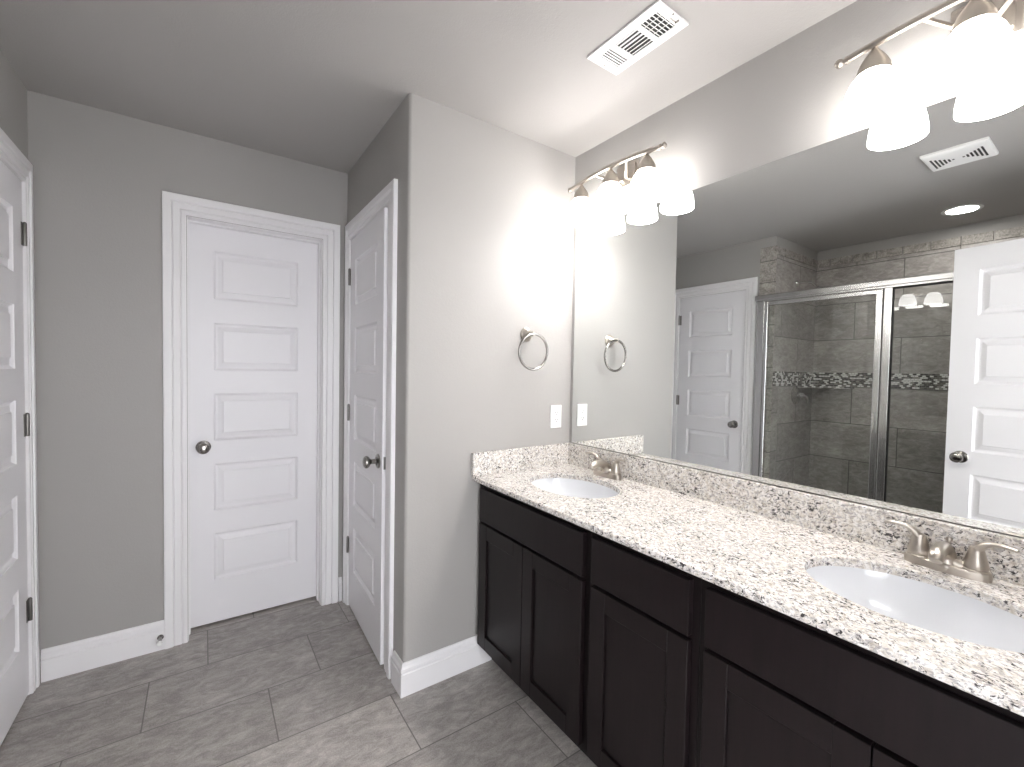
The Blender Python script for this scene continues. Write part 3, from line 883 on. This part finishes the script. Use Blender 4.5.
for bank, (hx0,hx1,hy0,hy1) in enumerate(holes):
    bm = NB()
    if bank == 1:
        for k in range(6): louvre(bm, (hx0 + (k+0.5)*(hx1-hx0)/6, (hy0+hy1)/2, -0.0042), (0,1,0), hy1-hy0, 0.35*(1 if k < 3 else -1), 0.0050)
    else:
        for k in range(5): louvre(bm, (0, hy0 + (k+0.5)*(hy1-hy0)/5, -0.0042), (1,0,0), hx1-hx0, 0.30, 0.0074 if bank == 2 else 0.0034)
        if bank == 0:
            for k in range(1,4): louvre(bm, (hx0 + k*(hx1-hx0)/4, (hy0+hy1)/2, -0.0035), (0,1,0), hy1-hy0, 1.4, 0.0024)
    obj('louvre_bank', bm, M['enamel'], reg)
bm = NB(); box(bm, 0.004, 0.034, -0.1305, -0.1275, zf-0.0015, zf); box(bm, 0.030, 0.034, -0.141, -0.1275, zf-0.004, zf)
obj('damper_lever', bm, M['knob'], reg)
for y in (-0.143, 0.134): obj('screw', lathe(NB(), [(0.0035,0),(0.003,0.0012),(0,0.0015)], (0,y,zf), (0,0,-1), 12), M['hinge'], reg)

fan = thing('exhaust_grille', 'square white exhaust fan grille with bow-tie slots on the ceiling', 'fan grille', (0.090, 0.554, ZC))
bm = NB()
h = 0.117
pr = [(h,0.0),(h,0.010),(h-0.006,0.016),(h-0.020,0.019)]
rings = [[bm.verts.new((sx*s, sy*s, -z-0.0003)) for sx, sy in ((-1,-1),(1,-1),(1,1),(-1,1))] for s, z in pr]
for A, B in zip(rings, rings[1:]):
    for k in range(4): bm.faces.new((A[k], A[(k+1)%4], B[(k+1)%4], B[k]))
bm.faces.new(rings[0]); bm.faces.new(rings[-1][::-1])
obj('cover', bm, M['enamel'], fan)
for s in (-1, 1):
    bm = NB()
    for k in range(6):
        y = s*(0.018 + 0.0140*k); hw = 0.006 + 0.0125*k
        box(bm, -hw, hw, y-0.0038, y+0.0038, -0.0200, -0.0190)
    obj('slot_bank', bm, M['slot'], fan)

dl = thing('recessed_light', 'glowing round recessed light in the ceiling over the shower', 'light', (-0.915, 0.712, ZC))
obj('trim_ring', lathe(NB(), [(0.098,-0.0004),(0.098,-0.003),(0.090,-0.0065),(0.076,-0.004),(0.074,-0.0004)], (0,0,0), (0,0,1), 48, cap=False), M['enamel'], dl, True, 40)
obj('lens', lathe(NB(), [(0.075,-0.0010),(0.0735,-0.0030),(0.045,-0.0048),(0,-0.0055)], (0,0,0), (0,0,1), 48), M['down'], dl, True, 40)

# ------------------------------------------------------------------ shower screen (stands on the curb, fixed to the stone strip)
se = thing('shower_screen', 'framed glass shower screen with hinged door and fixed pane', 'shower screen', (XL, 0.9, 0.11))
so = (XL, 0.9, 0.11)
def SP(name, bm, mt, parent=None, smooth=False):
    return obj(name, local(bm, so), mt, parent or se, smooth, 30)
xa, xb = XL+0.012, XL+0.048                             # frame depth, proud of the wall face
YE0, YE1 = -0.01, 1.812
HZ0, HZ1 = 1.915, 1.968
bm = NB(); box(bm, xa, xb, YE0, YE1, HZ0+0.012, HZ1, 0.006, 3); box(bm, xa+0.006, xb-0.006, YE0+0.01, YE1-0.01, HZ0, HZ0+0.014, 0.002, 1)
SP('header', bm, M['alu'])
for y0, y1 in ((1.735, 1.795), (YE0, YE0+0.05)):
    bm = NB(); box(bm, xa, xb-0.006, y0, y1, 0.112, HZ0+0.012, 0.005, 3)
    SP('wall_jamb', bm, M['alu'])
bm = NB(); box(bm, xa, xb-0.004, YE0+0.05, 1.735, 0.112, 0.140, 0.003, 2)
SP('sill', bm, M['alu'])
# fixed pane and its post
bm = NB(); box(bm, xa, xb-0.004, 0.945, 0.990, 0.140, HZ0+0.003, 0.005, 3)
SP('post', bm, M['alu'])
pane = SP('fixed_pane', box(NB(), XL+0.027, XL+0.033, YE0+0.045, 0.948, 0.136, HZ0+0.004), M['glass'])
bm = NB(); box(bm, XL+0.024, XL+0.036, 0.938, 0.9445, 0.140, HZ0); box(bm, XL+0.024, XL+0.036, YE0+0.05, 0.938, HZ0-0.012, HZ0-0.001)
SP('pane_seal', bm, M['seal'], pane)
# hinged door: four-sided frame, pane, pull handle
dy0, dy1, dz0, dz1, fw = 0.994, 1.731, 0.146, HZ0-0.004, 0.030
bm = NB()
fa, fb = xa+0.003, xb-0.001
for a in ((dy0, dy0+fw+0.006, dz0, dz1), (dy1-0.022, dy1, dz0, dz1)): box(bm, fa, fb, a[0], a[1], a[2], a[3], 0.004, 3)
box(bm, fa, fb, dy0+fw, dy1-0.02, dz0, dz0+fw, 0.004, 3); box(bm, fa, fb, dy0+fw, dy1-0.02, dz1-fw, dz1, 0.004, 3)
fr = SP('door_frame', bm, M['alu'])
SP('door_pane', box(NB(), XL+0.028, XL+0.034, dy0+fw-0.004, dy1-0.016, dz0+fw-0.004, dz1-fw+0.004), M['glass'])
bm = NB(); box(bm, fb+0.010, fb+0.024, dy0+0.012, dy0+0.024, 0.965, 1.105, 0.003, 2)
box(bm, fb-0.002, fb+0.014, dy0+0.013, dy0+0.023, 0.975, 0.990); box(bm, fb-0.002, fb+0.014, dy0+0.013, dy0+0.023, 1.080, 1.095)
SP('pull_handle', bm, M['chrome'])

sh = thing('shower_spray', 'small chrome shower head on a bent arm high on the tiles', 'shower head', (-0.955, YSH, 2.10))
obj('flange', lathe(NB(), [(0.026,0.0005),(0.026,0.004),(0.018,0.010),(0.010,0.014),(0,0.014)], (0,0,0), (0,-1,0), 24), M['chrome'], sh, True, 40)
p, rr = smooth_path([(0,-0.008,0,0.0085),(0,-0.060,0.006,0.0085),(0,-0.110,-0.010,0.0085),(0,-0.150,-0.050,0.0085)], 8)
obj('arm', tube(NB(), p, rr, 14), M['chrome'], sh, True, 50)
obj('spray_head', lathe(NB(), [(0.010,0.0),(0.014,0.008),(0.014,0.016),(0.022,0.028),(0.036,0.050),(0.038,0.060),(0.035,0.064),(0,0.064)], (0,-0.146,-0.046), (0,-0.70,-0.71), 28), M['chrome'], sh, True, 40)

sv = thing('shower_valve', 'chrome shower valve with one lever below the mosaic band', 'shower valve', (-1.005, YSH, 1.170))
obj('escutcheon', lathe(NB(), [(0.078,0.0006),(0.079,0.004),(0.072,0.008),(0.040,0.016),(0.030,0.024),(0.0,0.024)], (0,0,0), (0,-1,0), 40), M['chrome'], sv, True, 40)
bm = NB()
lathe(bm, [(0.024,0.022),(0.024,0.046),(0.020,0.056),(0,0.058)], (0,0,0), (0,-1,0), 24)
p, rr = smooth_path([(0,-0.044,0.0,0.013),(-0.030,-0.060,-0.002,0.0105),(-0.062,-0.062,-0.024,0.0090),(-0.078,-0.060,-0.062,0.0075)], 8)
tube(bm, p, rr, 14)
obj('lever', bm, M['chrome'], sv, True, 50)

cs = thing('corner_shelf', 'triangular tiled shelf across the corner of the shower', 'shelf', (XSB, YSH, 1.235))
L = 0.30
bm = NB()
prism(bm, [(0.0065,-0.0065), (0.0065,-L), (L,-0.0065)], 0.0, 0.030)
obj('shelf_slab', bm, M['shs'], cs)
bm = NB()
prism(bm, [(0.0065,-L-0.001), (0.0065,-L-0.009), (L+0.009,-0.0065), (L+0.001,-0.0065)], 0.0, 0.031)
obj('mosaic_edge', bm, M['mosy'], cs)
